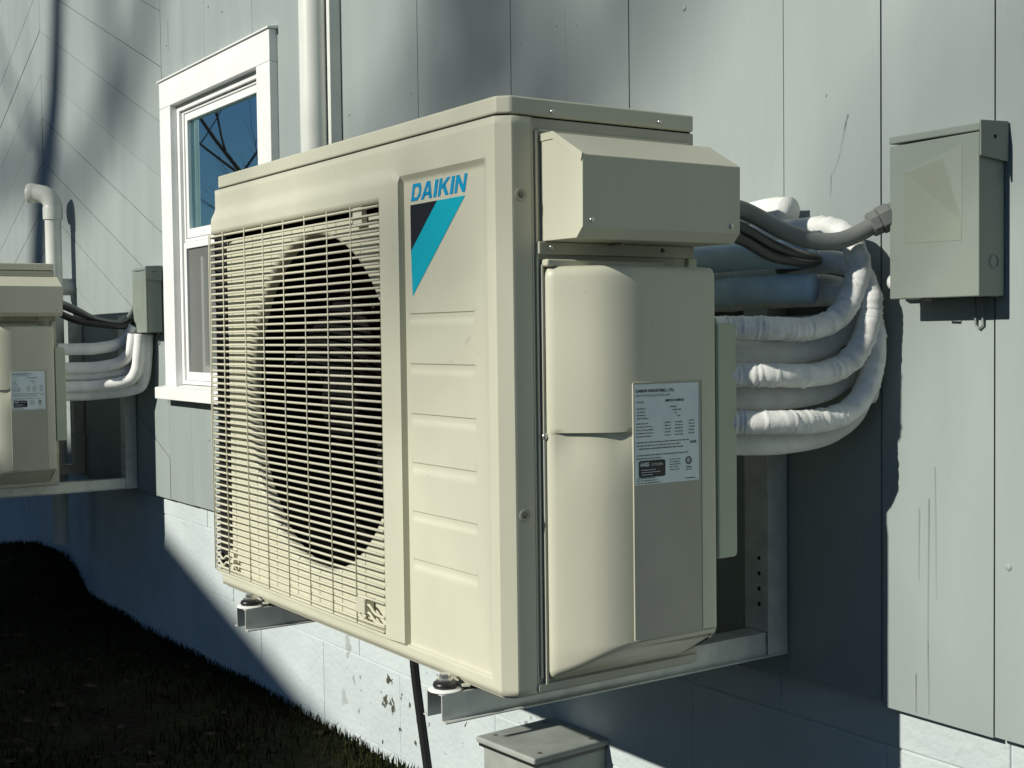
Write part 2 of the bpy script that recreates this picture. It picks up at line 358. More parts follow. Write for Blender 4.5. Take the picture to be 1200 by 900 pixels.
# ================================================================== AIR CONDITIONER
ac = empty('air_conditioner', (0, 0, 0), 'large cream outdoor unit with blue lettering on its front, nearest the camera', 'air conditioner', 'wall-hung outdoor units')
Wd, D, H, ZL = 0.93, 0.31, 0.735, 0.712
SL = [0.4745, 0.4065, 0.3385, 0.2715, 0.2045, 0.1385]
def sst(t): t = min(1, max(0, t)); return t*t*(3-2*t)
def lin(t): return min(1, max(0, t))
HS = 0.0085
def hf(x, z):                                     # relief of the front sheet, positive outwards
    out = 0.0
    if x > -0.2505:                               # right-hand field with a shallow pressed panel
        if -0.30 < x and z < 0.668:
            dr = lin((x+0.0450)/0.0115) ; dt = lin((z-0.655)/0.008); db = lin((0.019-z)/0.002)
            out = -0.0060*(1-max(dr, dt, db))
        for zc in SL:
            if -0.2395 < x < -0.0735 and zc-0.015 < z < zc+0.0015:
                e = min(lin((x+0.2395)/0.004), lin((-0.0735-x)/0.004))
                if z > zc: q = 1-(z-zc)/0.0015
                else: q = lin((z-(zc-0.0125))/0.005)
                out -= 0.0020*q*e
    else:                                         # surround of the grille stands proud
        top = lin((0.678-z)/0.024)
        if x > -0.27: top = lin((0.664+(x+0.27)*-0.6-z+0.012)/0.012)*1.0
        hs = HS-(HS-0.0035)*lin((x+0.291)/0.038) if x > -0.291 else HS
        out = hs*sst(top)*lin((z-0.0165)/0.004)
    return out
gx = sorted(set([round(v, 5) for v in
     [-0.93+0.03*i for i in range(22)] + [-0.929, -0.926, -0.922, -0.298, -0.2955, -0.292, -0.285, -0.2725, -0.268, -0.262, -0.256, -0.2535, -0.2515, -0.2506, -0.2499, -0.249, -0.2425, -0.2396, -0.2375, -0.2355, -0.225, -0.2, -0.17, -0.14, -0.11, -0.09, -0.0775, -0.0755, -0.0733, -0.07, -0.06, -0.0447, -0.0435, -0.041, -0.037, -0.0335, -0.032, -0.025, -0.018]]))
gz = [0.0, 0.008, 0.0162, 0.0172, 0.0188, 0.0205, 0.023, 0.026]+[0.03+0.02*i for i in range(30)]+[0.632, 0.640, 0.646, 0.650, 0.654, 0.6565, 0.659, 0.661, 0.663, 0.6655, 0.668, 0.671, 0.674, 0.678, 0.684, 0.70, 0.7105]
for zc in SL: gz += [zc+0.0016, zc+0.0002, zc-0.003, zc-0.0075, zc-0.0100, zc-0.0126, zc-0.018]
gz = sorted(set(round(v, 5) for v in gz))
OX0, OX1, OZ0, OZ1 = -0.9225, -0.2955, 0.0255, 0.6325
fp = MB(); vid = {}
def fv(i, j):
    if (i, j) not in vid: vid[(i, j)] = len(fp.v); fp.v.append((gx[i], -hf(gx[i], gz[j]), gz[j]))
    return vid[(i, j)]
for i in range(len(gx)-1):
    for j in range(len(gz)-1):
        cx_, cz_ = (gx[i]+gx[i+1])/2, (gz[j]+gz[j+1])/2
        if cx_ < OX1 and OZ0 < cz_ < OZ1: continue
        fp.f.append((fv(i, j), fv(i+1, j), fv(i+1, j+1), fv(i, j+1)))
# right corner: chamfer and return
prev = [fv(len(gx)-1, j) for j in range(len(gz))]
for px, py in ((-0.0150, 0.0006), (-0.0006, 0.0150), (0.0, 0.0180), (0.0, 0.0425), (-0.004, 0.0435)):
    base = len(fp.v); fp.v += [(px, py, z) for z in gz]
    for j in range(len(gz)-1): fp.f.append((prev[j], base+j, base+j+1, prev[j+1]))
    prev = [base+j for j in range(len(gz))]
# returns of the grille opening
def ret(pts):
    o = len(fp.v); n = len(pts); fp.v += [p for p in pts]+[(p[0], 0.012, p[2]) for p in pts]
    for i in range(n-1): fp.f.append((o+i, o+i+1, o+n+i+1, o+n+i))
ret([(OX1+.0005, -hf(OX1, z), z) for z in gz if .0255 < z < .6325]); ret([(x, -HS, 0.632) for x in gx if x < -0.2950]); ret([(x, -hf(x, .026), 0.026) for x in gx if x < -0.2950])
# left corner top and bottom bands wrap round
for (za, zb) in ((0.0, 0.026), (0.632, 0.7105)):
    zz = [z for z in gz if za <= z <= zb]; o = len(fp.v)
    pl = lambda z: -hf(-0.93, z)
    for (px, fy, cy) in ((-0.93, 1, 0.0), (-0.942, .7, 0.003), (-0.949, .2, 0.010), (-0.952, 0, 0.022), (-0.95, 0, 0.045)):
        for z in zz:
            pr = hf(-0.93, z)/HS
            xx = px if px == -0.93 else -0.93+(px+0.93)*(0.0+1.0*pr) if True else px
            fp.v.append((xx if px == -.93 or pr > 0 else -0.93-0.0002*abs(px), (-hf(-0.93, z))*fy+cy, z))
    n = len(zz)
    for a in range(4):
        for j in range(n-1): fp.f.append((o+a*n+j, o+(a+1)*n+j, o+(a+1)*n+j+1, o+a*n+j+1))
fo = fp.obj('front_panel', CREAM, ac, smooth=True, auto=28)
so = fo.modifiers.new('thick', 'SOLIDIFY'); so.thickness = 0.0012; so.offset = 0
# lid
def lidplan(e): return [(-Wd-e, D+e), (-Wd-e, 0.014), (-Wd+0.014, -e), (-0.0145, -e), (e, 0.0145), (e, D+e)]
b = MB(); b.prism(lidplan(0.0), 'z', ZL+0.0005, H-0.0)
lid = b.obj('lid', CREAM, ac, bevel=0.0036, seg=3)
b = MB(); b.prism(lidplan(-0.004), 'z', 0.700, ZL+0.001); b.obj('lid_seal', DARK, ac)
# sides, back, base
b = MB(); b.box(-0.012, 0.0460, 0.004, -0.0015, D, 0.7105); b.obj('side_panel', CREAMD, ac, bevel=0.0015)
b = MB(); b.box(-0.0035, 0.0435, 0.001, 0.0005, 0.0458, 0.7105); b.obj('panel_edge', CREAM, ac, bevel=0.0005, seg=1)
b = MB(); b.box(-0.9295, D-0.008, 0.004, -0.013, D-0.0005, 0.705)
b.box(-0.9295, 0.20, 0.004, -0.925, D-0.009, 0.705); b.obj('rear_guard', CREAMD, ac, bevel=0.001)
b = MB(); b.prism([(-0.9285, D-0.002), (-0.9285, 0.0165), (-0.915, 0.0025), (-0.0165, 0.0025), (-0.0035, 0.0165), (-0.0035, D-0.002)], 'z', -0.004, 0.016); b.obj('base_pan', CREAMD, ac, bevel=0.002)
# cavity behind the grille: coil, divider, top, back
b = MB(); b.box(-0.915, 0.24, 0.017, -0.29, 0.27, 0.699); b.box(-0.9460, 0.003, 0.027, -0.892, 0.238, 0.632); b.obj('coil', COIL, ac)
b = MB(); b.box(-0.2555, 0.002, 0.017, -0.2525, 0.30, 0.699); b.obj('divider', DARK, ac)
b = MB(); b.box(-0.9290, 0.024, 0.006, -0.9265, D-0.010, 0.7100); b.obj('side_panel', CREAMD, ac)
b = MB(); b.box(-0.920, 0.016, 0.700, -0.02, 0.295, 0.7025); b.obj('top_lining', DARK, ac)
# shroud plate with round opening and bell mouth
FC, FR = (-0.5380, 0.3430), 0.270
b = MB(); n = 96; ring = []
outer = (-0.885, -0.262, 0.024, 0.6165)
y_ = 0.0020
for k in range(n):
    th = 2*math.pi*k/n; dx, dz = math.cos(th), math.sin(th)
    ts = []
    if dx > 1e-6: ts.append((max(outer[1], FC[0]+FR+0.004)-FC[0])/dx)
    if dx < -1e-6: ts.append((outer[0]-FC[0])/dx)
    if dz > 1e-6: ts.append((outer[3]-FC[1])/dz)
    if dz < -1e-6: ts.append((outer[2]-FC[1])/dz)
    t = min(ts); ring.append((FC[0]+dx*t, FC[1]+dz*t))
prof = [(0.0, y_), (-0.004, y_+0.0008), (-0.009, y_+0.005), (-0.0115, y_+0.012), (-0.012, y_+0.022)]
vs = [(p[0], y_, p[1]) for p in ring]
for dr, yy in prof:
    for k in range(n):
        th = 2*math.pi*k/n; vs.append((FC[0]+math.cos(th)*(FR+dr), yy, FC[1]+math.sin(th)*(FR+dr)))
fs = [(i*n+k, i*n+(k+1) % n, (i+1)*n+(k+1) % n, (i+1)*n+k) for i in range(len(prof)) for k in range(n)]
b.add(vs, fs)
b.box(-0.885, y_+0.0006, 0.024, -0.8835, 0.03, 0.616)
sh = b.obj('fan_shroud', CREAM, ac, smooth=True, auto=40)
b = MB(); b.lathe([(FR-0.0119, y_+0.0222), (FR-0.0119, 0.10), (FR-0.004, 0.135), (FR+0.02, 0.235)], (FC[0], 0, FC[1]), 'y', 64); b.obj('fan_duct', FANM, ac, smooth=True, auto=40)
b = MB(); b.box(-0.378, -0.009, 0.606, -0.348, 0.0, 0.630); b.box(-0.895, -0.004, 0.040, -0.865, 0.012, 0.068); b.obj('clip', CREAM, sh, bevel=0.001)
b = MB(); b.box(-0.372, -0.016, 0.046, -0.346, 0.0, 0.068); b.obj('clip', CREAM, sh, bevel=0.001)
# fan
fan = MB(); fan.lathe([(0.0001, 0.035), (0.03, 0.037), (0.062, 0.045), (0.068, 0.06), (0.068, 0.12)], (FC[0], 0, FC[1]), 'y', 32)
fan = fan.obj('fan', FANM, ac, smooth=True, auto=50)
for q in range(3):
    b = MB(); vs = []; nr, na = 8, 10
    for i in range(nr+1):
        r = 0.064+(0.243-0.064)*i/nr
        for j in range(na+1):
            t = j/na; a = q*2*math.pi/3+0.9*t*(1-0.15*i/nr)+0.55*(i/nr)**1.5*1.0-0.4
            vs.append((FC[0]+r*math.cos(a), 0.115-0.075*t*(1-0.25*i/nr)+0.01*math.sin(t*3.14), FC[1]+r*math.sin(a)))
    fs = [(i*(na+1)+j, i*(na+1)+j+1, (i+1)*(na+1)+j+1, (i+1)*(na+1)+j) for i in range(nr) for j in range(na)]
    b.add(vs, fs); bo = b.obj('blade', FANM, fan, smooth=True); sm = bo.modifiers.new('t', 'SOLIDIFY'); sm.thickness = 0.004
b = MB(); b.lathe([(0.0001, 0.125), (0.055, 0.125), (0.055, 0.2)], (FC[0], 0, FC[1]), 'y', 24); b.box(FC[0]-.03, 0.2, 0.02, FC[0]+.03, 0.205, 0.70); b.obj('motor', DARK, ac)
# grille wires
YG, RW = -0.0098, 0.0021
gr = MB(); gr.tube([(-0.935, YG-.001, 0.0285), (-0.296, YG-.001, 0.0285)], 0.0022, 6); gr = gr.obj('grille', GRILLE, ac, smooth=True)
def wire_path(wavy=False):
    p = [(-0.9525, 0.040, 0), (-0.9525, 0.016, 0), (-0.950, 0.002, 0), (-0.944, -0.0045, 0), (-0.935, -0.0085, 0), (-0.925, YG, 0)]
    if wavy:
        for x, dz in ((-0.92, 0), (-0.910, -0.006), (-0.900, -0.0075), (-0.888, -0.001), (-0.875, -0.001), (-0.865, -0.007), (-0.852, -0.008), (-0.840, 0), (-0.6, 0), (-0.385, 0), (-0.376, -0.004), (-0.366, -0.0085), (-0.356, -0.007), (-0.349, 0.001), (-0.340, 0.001), (-0.328, -0.006), (-0.318, -0.0085), (-0.296, -0.0085)):
            p.append((x, YG, dz))
    else: p += [(-0.75, YG, 0), (-0.52, YG-0.0015, 0), (-0.296, YG, 0)]
    return p
b = MB(); b.tube(wire_path(), RW, 6); HW = b.mesh('grille_wire', GRILLE, True)
b = MB(); b.tube(smooth_path(wire_path(True), 3), RW, 6); HWW = b.mesh('grille_wire', GRILLE, True)
NW = 53
for i in range(NW):
    z = 0.0345+(0.6265-0.0345)*i/(NW-1)
    wv = i in (1, 2)
    o = bpy.data.objects.new('grille_wire', HWW if wv else HW); COL.objects.link(o); o.parent = gr; o.location = (0, 0, z)
b = MB(); b.tube([(0, YG-0.0030, 0.0285), (0, YG-0.0042, 0.33), (0, YG-0.0030, 0.632)], 0.00105, 6); VW = b.mesh('grille_wire', GRILLE, True)
b = MB(); b.tube([(0, YG-0.003, 0.0285), (0, YG-0.0042, 0.12), (0, YG-0.0042, 0.33), (0, YG-0.0030, 0.632)], 0.0016, 6)
for x in (-0.9470, -0.9330, -0.8665, -0.7700, -0.6920, -0.6105, -0.5310, -0.4530, -0.3755):
    o = bpy.data.objects.new('grille_wire', VW); COL.objects.link(o); o.parent = gr; o.location = (x, 0.008 if x < -0.94 else 0, 0)
# screws
def screw(c, axis='x', r=0.0045, parent=ac, dark=False, rec=None):
    b = MB(); s = 1 if axis == 'x' else -1
    b.lathe([(0.0001, 0.0022*s), (r*0.35, 0.0024*s), (r*0.75, 0.0018*s), (r, 0.0004*s), (r, -0.001*s)], c, axis, 12)
    o = b.obj('screw', SCREWD if dark else STEEL, parent, smooth=True)
    if rec:
        b = MB(); b.lathe([(rec*.35, 0.0003*s), (rec*.85, 0.0012*s), (rec, 0.0012*s), (rec*1.12, 0.0002*s)], c, axis, 20)
        b.obj('screw_recess', CREAMD, parent, smooth=True)
screw((0.0002, 0.0275, 0.6155), dark=True, rec=0.0085, r=0.0042); screw((0.0002, 0.0280, 0.2230), dark=True, rec=0.0085, r=0.0042)
screw((0.0008, 0.0755, 0.7200), r=0.0032); screw((0.0008, 0.2490, 0.7210), r=0.0032)
# wiring box on the side
b = MB(); prof = [(0, 0.5594), (0.0717, 0.5587), (0.0840, 0.5715), (0.0851, 0.6566), (0.0277, 0.6893), (0.0, 0.6893)]
b.prism(prof, 'y', 0.0575, 0.312); tb = b.obj('wiring_cover', CREAM, ac, bevel=0.0012)
b = MB(); b.prism([(0.0005, 0.6815), (0.0270, 0.6815), (0.0835, 0.6485), (0.0868, 0.6580), (0.0284, 0.6908), (0.0005, 0.6908)], 'y', 0.0560, 0.0573); b.obj('cover_flange', CREAM, tb, bevel=0.0003, seg=1)
screw((0.0846, 0.0710, 0.5800), parent=tb, r=0.0035); screw((0.0846, 0.2960, 0.5800), parent=tb, r=0.0035)
b = MB(); b.box(-0.0012, 0.0500, 0.5435, 0.006, 0.300, 0.5590); b.box(0.006, 0.16, 0.5560, 0.03, 0.165, 0.5590); pl_ = b.obj('mounting_plate', CREAMD, ac, bevel=0.0012)
screw((0.0062, 0.0680, 0.5525), parent=pl_, r=0.0032); screw((0.0062, 0.2480, 0.5525), parent=pl_, r=0.0032, dark=True)
b = MB(); b.box(-0.0012, 0.0560, 0.528, 0.014, 0.245, 0.5375); b.obj('ledge', CREAM, ac, bevel=0.003)
b = MB(); b.box(-0.0012, 0.2950, 0.10, 0.004, 0.3095, 0.5430); b.obj('edge_strip', CREAM, ac, bevel=0.001)
b = MB(); b.box(-0.0012, 0.0440, 0.0005, 0.0030, 0.3070, 0.0105); b.obj('side_skirt', CREAMD, ac, bevel=0.0015)
b = MB(); b.box(-0.0012, 0.0490, 0.0170, 0.0010, 0.0525, 0.695); b.box(-0.0012, 0.0525, 0.694, 0.001, 0.3, 0.697); b.obj('panel_lip', CREAM, ac, bevel=0.0004, seg=1)
# valve cover: bowed shell
arc = [(0.0, 0.0590), (0.0060, 0.0590), (0.0115, 0.0605), (0.0165, 0.0645), (0.0250, 0.0730), (0.0350, 0.0838), (0.0440, 0.0945), (0.0510, 0.1045), (0.0560, 0.1140), (0.0597, 0.1235), (0.0624, 0.1330), (0.0643, 0.1420), (0.0656, 0.1515), (0.0662, 0.1610), (0.0664, 0.1720), (0.0664, 0.2600), (0.0664, 0.2790), (0.0655, 0.2835), (0.0625, 0.2860), (0.0575, 0.2868), (0.0, 0.2868)]
def nrm2(i):
    a = Vector(arc[max(i-1, 0)]); c = Vector(arc[min(i+1, len(arc)-1)]); d = (c-a).normalized(); return Vector((d.y, -d.x))
ZT = 0.5290
def zbot(x): return 0.0125+0.45*x+(0.25*max(0, x-0.03))
lev = []
for s_, ins in ((0, 0.010), (0.0015, 0.006), (0.005, 0.002), (0.011, 0.0)): lev.append(('b', s_, ins))
for z in (0.06, 0.12, 0.18, 0.24, 0.27, 0.295, 0.306, 0.314, 0.3205, 0.3222, 0.3235, 0.330, 0.38, 0.44, 0.50, 0.515): lev.append(('z', z, 0))
for s_, ins in ((0.008, 0.0008), (0.004, 0.0028), (0.0012, 0.0060), (0.0, 0.0105)): lev.append(('t', s_, ins))
vc = MB(); vs = []
for kind_, a_, ins in lev:
    for i, p in enumerate(arc):
        n2 = nrm2(i)
        if i in (0, len(arc)-1): n2 = Vector((0, -1 if i == 0 else 1))
        z = zbot(p[0])+a_ if kind_ == 'b' else (a_ if kind_ == 'z' else ZT-a_)
        k_ = ins
        if kind_ == 'z' and 0.268 < z < 0.3236:   # pressed grip below the crease
            wgt = sst((p[1]-0.060)/0.012)*sst((0.150-p[1])/0.02)
            k_ += 0.0060*wgt*(sst((z-0.268)/0.05) if z <= 0.3222 else 1-lin((z-0.3222)/0.0012))
        q = Vector(p)-n2*k_; vs.append((max(0.0, q.x), q.y, z))
na = len(arc); fs = [(j*na+i, j*na+i+1, (j+1)*na+i+1, (j+1)*na+i) for j in range(len(lev)-1) for i in range(na-1)]
fs += [tuple(range(na)), tuple(range((len(lev)-1)*na, len(lev)*na))]
vc.add(vs, fs); vco = vc.obj('valve_cover', CREAM, ac, smooth=True, auto=40)
b = MB(); b.box(-0.001, 0.0545, 0.0085, 0.0045, 0.0585, 0.531); b.obj('cover_rim', CREAMD, vco, bevel=0.0012)
# flat pressed field on the cover with a thin bright edge
xo = 0.0665
b = MB()
ya, yb2, z0_, z1_ = 0.1460, 0.2580, 0.0630, 0.3830
b.box(xo-0.004, ya, z0_, xo+0.0005, yb2, z1_)
pf = b.obj('pressed_field', CREAMD, vco, bevel=0.0002, seg=1)
b = MB(); e = 0.0011
b.box(xo, yb2, z0_-e, xo+0.0012, yb2+e*1.3, z1_+e)
b.box(xo, ya, z0_-e, xo+0.0012, yb2, z0_); b.box(xo, ya, z1_, xo+0.0012, yb2, z1_+e); b.obj('field_edge', CREAM, vco, bevel=0.0003, seg=1)
screw((0.0046, 0.0565, 0.3190), parent=vco, r=0.0042, dark=False)
# rating label
LX = xo+0.0009
def lab(y0, z0, y1, z1, m, name, dx=0.0, parent=None):
    b = MB(); b.add([(LX+dx, y0, z0), (LX+dx, y1, z0), (LX+dx, y1, z1), (LX+dx, y0, z1)], [(0, 1, 2, 3)])
    return b.obj(name, m, parent or vco)
label = lab(0.1470, 0.2565, 0.2530, 0.3815, LABELM, 'rating_label')
def text(s, name, m, size, M4, parent, xs=1.0, bold=0.0):
    cu = bpy.data.curves.new(name, 'FONT'); cu.body = s; cu.size = size; cu.offset = bold
    t = bpy.data.objects.new(name, cu); COL.objects.link(t)
    dg = bpy.context.evaluated_depsgraph_get(); me = bpy.data.meshes.new_from_object(t.evaluated_get(dg)); bpy.data.objects.remove(t)
    me.materials.clear(); me.materials.append(m)
    me.transform(M4 @ Matrix.Diagonal((xs, 1, 1, 1)))
    o = bpy.data.objects.new(name, me); COL.objects.link(o); o.parent = parent; return o
def side_m(y, z, dx=0.0004): return Matrix(((0, 0, 1, LX+dx), (1, 0, 0, y), (0, 1, 0, z), (0, 0, 0, 1)))
text('DAIKIN INDUSTRIES, LTD.', 'lettering', INK, 0.0052, side_m(0.1495, 0.3715), label, 1.05, 0.00012)
text('SPLIT SYSTEM OUTDOOR UNIT', 'lettering', INKG, 0.0040, side_m(0.1495, 0.3660), label, 1.0)
text('MODEL', 'lettering', INKG, 0.0036, side_m(0.151, 0.3580), label, 1.0)
text('4MXS36NMVJU', 'lettering', INK, 0.0042, side_m(0.197, 0.3588), label, 1.15, 0.0001)
rl = random.Random(21)
ln = MB()
def fine(y0, y1, z, hgt=0.0014):
    y = y0
    while y < y1:
        l = rl.uniform(0.0015, 0.006); e_ = min(y+l, y1)
        ln.add([(LX+0.0004, y, z), (LX+0.0004, e_, z), (LX+0.0004, e_, z+hgt*rl.uniform(.7, 1)), (LX+0.0004, y, z+hgt*rl.uniform(.7, 1))], [(0, 1, 2, 3)])
        y = e_+rl.uniform(0.0006, 0.0014)
for i, z in enumerate((0.3505, 0.3465, 0.3425, 0.3385)): fine(0.151, 0.151+rl.uniform(.012, .024), z); fine(0.205+0.004*i, 0.214+rl.uniform(0, .02), z+0.001)
for i, z in enumerate((0.3320, 0.3280, 0.3240, 0.3200, 0.3160)):
    fine(0.150, 0.150+rl.uniform(.012, .028), z); fine(0.196, 0.206, z); fine(0.213, 0.226, z); fine(0.236, 0.246, z+0.001)
fine(0.150, 0.236, 0.3085); fine(0.150, 0.222, 0.3045); fine(0.154, 0.226, 0.3005, 0.0017); fine(0.150, 0.235, 0.2925); fine(0.150, 0.190, 0.2885)
for i in range(5): fine(0.204, 0.218+rl.uniform(0, .004), 0.2850-0.0032*i, 0.0012)
for i in range(3): fine(0.150, 0.150+rl.uniform(.030, .045), 0.2640-0.003*i, 0.0012)
fine(0.229, 0.247, 0.2595); fine(0.232, 0.240, 0.2735, 0.002); fine(0.231, 0.242, 0.2705, 0.0014)
tag(ln.obj('fine_print', INKG, label), kind='stuff')
b = MB(); b.lathe([(0.0030, 0.0004), (0.0052, 0.0004)], (LX, 0.2355, 0.2825), 'x', 20); b.obj('certification_mark', INKG, label)
text('US', 'lettering', INKG, 0.0040, side_m(0.2335, 0.2810), label, 1.0)
text('R410A', 'lettering', INK, 0.0044, side_m(0.2385, 0.3045), label, 0.85, 0.00012)
b = MB(); pts = []
for (cy, cz, a0) in ((0.1935, 0.2835, 0), (0.1565, 0.2835, 90), (0.1565, 0.2685, 180), (0.1935, 0.2685, 270)):
    for k in range(5): a = math.radians(a0+22.5*k); pts.append((cy+0.003*math.cos(a), cz+0.003*math.sin(a)))
b.add([(LX+0.0004, p[0], p[1]) for p in pts], [tuple(range(len(pts)))]); b.obj('approval_badge', INK, label)
text('AXES', 'lettering', LABELM, 0.0066, side_m(0.1555, 0.2795, 0.0007), label, 0.92, 0.0002)
text('OCTOREN', 'lettering', LABELM, 0.0042, side_m(0.1730, 0.2797, 0.0007), label, 0.95)
bb = MB()
for z, y1 in ((0.2745, 0.180), (0.2715, 0.188), (0.2685, 0.176)):
    bb.add([(LX+0.0007, 0.157, z), (LX+0.0007, y1, z), (LX+0.0007, y1, z+0.0006), (LX+0.0007, 0.157, z+0.0006)], [(0, 1, 2, 3)])
tag(bb.obj('fine_print', LABELM, label), kind='stuff')
# piping plate behind the cover
b = MB(); b.prism([(0.2872, 0.150), (0.317, 0.150), (0.321, 0.154), (0.321, 0.450), (0.315, 0.457), (0.2872, 0.457)], 'x', 0.0, 0.067); b.obj('piping_plate', PLATEG, ac, bevel=0.0025)
# printed badge on the front
YB = 0.0060-0.0006-0.0005
def fl(pts, m, name): b = MB(); b.add([(p[0], YB, p[1]) for p in pts], [tuple(range(len(pts)))]); return b.obj(name, m, ac)
fl([(-0.2318, 0.6222), (-0.1615, 0.6222), (-0.2316, 0.5605)], INK, 'badge_black')
fl([(-0.1607, 0.6222), (-0.0917, 0.6222), (-0.2290, 0.4992), (-0.2318, 0.5600)], CYAN, 'badge_turquoise')
# block lettering, each a polygon with its own strokes (unit square, slanted)
LET = {'D': [[(0, 0), (0.24, 0), (0.24, 1), (0, 1)], [(0.24, 0.80), (0.62, 0.80), (0.80, 0.62), (1, 0.72), (0.80, 1), (0.24, 1)], [(0.24, 0), (0.72, 0), (1, 0.28), (0.78, 0.38), (0.62, 0.20), (0.24, 0.20)], [(0.78, 0.36), (1, 0.26), (1, 0.74), (0.78, 0.64)]],
       'A': [[(0, 0), (0.26, 0), (0.56, 1), (0.36, 1)], [(0.74, 0), (1, 0), (0.66, 1), (0.44, 1)], [(0.22, 0.20), (0.80, 0.20), (0.74, 0.40), (0.28, 0.40)]],
       'I': [[(0.1, 0), (0.9, 0), (0.9, 1), (0.1, 1)]],
       'K': [[(0, 0), (0.26, 0), (0.26, 1), (0, 1)], [(0.26, 0.42), (0.42, 0.42), (1, 1), (0.70, 1), (0.26, 0.62)], [(0.36, 0.50), (0.72, 0), (1.02, 0), (0.56, 0.66)]],
       'N': [[(0, 0), (0.25, 0), (0.25, 1), (0, 1)], [(0.75, 0), (1, 0), (1, 1), (0.75, 1)], [(0.25, 1), (0.25, 0.62), (0.75, 0), (0.75, 0.38)]]}
def word(s, x0, z0, hgt, m, parent):
    wid = {'D': 0.88, 'A': 1.05, 'I': 0.34, 'K': 0.98, 'N': 0.95}; x = x0; out = MB()
    for ch in s:
        wc = wid[ch]*hgt*1.0
        for st in LET[ch]: out.add([(x+p[0]*wc+p[1]*hgt*0.24, YB-0.0001, z0+p[1]*hgt) for p in st], [tuple(range(len(st)))])
        x += wc+0.10*hgt
    sc = 0.1445/(x-x0+0.24*hgt-0.10*hgt)
    out.v = [(x0+(v[0]-x0)*sc, v[1], v[2]) for v in out.v]
    return out.obj('lettering', m, parent)
word('DAIKIN', -0.2300, 0.6270, 0.0228, BLUE, ac)

# ================================================================== brackets
br = empty('wall_bracket', (0, 0, 0), 'white steel wall bracket under the nearest outdoor unit', 'bracket', 'wall brackets carrying the outdoor units')
XA = -0.1165; ZA = -0.0115; ZBm = -0.0475
def hat(x, y0, y1):
    t = 0.0022; b = MB()
    b.prism([(x-0.0285, ZBm), (x-0.0195+t, ZBm), (x-0.0195+t, ZA-t), (x+0.0195-t, ZA-t), (x+0.0195-t, ZBm), (x+0.0285, ZBm), (x+0.0285, ZBm+t), (x+0.0195, ZBm+t), (x+0.0195, ZA), (x-0.0195, ZA), (x-0.0195, ZBm+t), (x-0.0285, ZBm+t)], 'y', y0, y1); return b
for x in (XA, XA-0.6420):
    hat(x, -0.0370, WY-0.0045).obj('arm', GALV, br, bevel=0.0008, seg=2)
    b = MB(); b.box(x-0.0250, WY-0.044, ZBm-0.001, x-0.0225, WY-0.003, 0.56); b.box(x+0.0225, WY-0.044, ZBm-0.001, x+0.0250, WY-0.003, 0.56)
    b.box(x-0.0225, WY-0.044, ZA+0.001, x+0.0225, WY-0.0415, 0.56)
    po = b.obj('post', GALV, br, bevel=0.0008)
    b = MB()
    pass
    for k in range(4):
        b = MB(); b.lathe([(0.0001, -0.0006), (0.0034, -0.0006)], (x+0.006, WY-0.0440, 0.030+0.0235*k), 'y', 10); b.obj('bolt_hole', DARK, po)
    # rubber mount and bolt
    cy = -0.0200
    b = MB(); b.prism([(x-0.026, -0.0045), (x+0.026, -0.0045), (x+0.026, 0.03), (x-0.026, 0.03)], 'z', -0.0015, 0.0) if False else b.lathe([(0.0001, ZA+0.0035), (0.020, ZA+0.0035), (0.0225, ZA+0.0015), (0.0225, ZA+0.0005)], (x, cy, 0), 'z', 24)
    b.obj('mount_washer', WHITE, br, smooth=True, auto=40)
    b = MB(); b.lathe([(0.0001, ZA+0.0125), (0.011, ZA+0.0125), (0.0150, ZA+0.0105), (0.0165, ZA+0.0070), (0.0150, ZA+0.0036)], (x, cy, 0), 'z', 24); b.obj('rubber_foot', BLACK, br, smooth=True)
    b = MB(); b.lathe([(0.0001, ZA+0.0215), (0.0065, ZA+0.0215), (0.0075, ZA+0.0200), (0.0075, ZA+0.0150), (0.0115, ZA+0.0148), (0.0115, ZA+0.0127)], (x, cy, 0), 'z', 6); b.obj('bolt', STEEL, br)
# mounting feet belong to the unit
for x in (XA, XA-0.6420):
    b = MB(); b.prism([(x-0.020, 0.006), (x-0.015, -0.003), (x+0.015, -0.003), (x+0.020, 0.006)], 'z', -0.0075, -0.0045); b.obj('foot', CREAM, ac, bevel=0.0005)
    b = MB(); b.box(x-0.018, 0.02, ZA+0.0003, x+0.018, 0.06, -0.0042); b.box(x-0.018, 0.24, ZA+0.0003, x+0.018, 0.28, -0.0042); b.obj('foot', BLACK, ac)

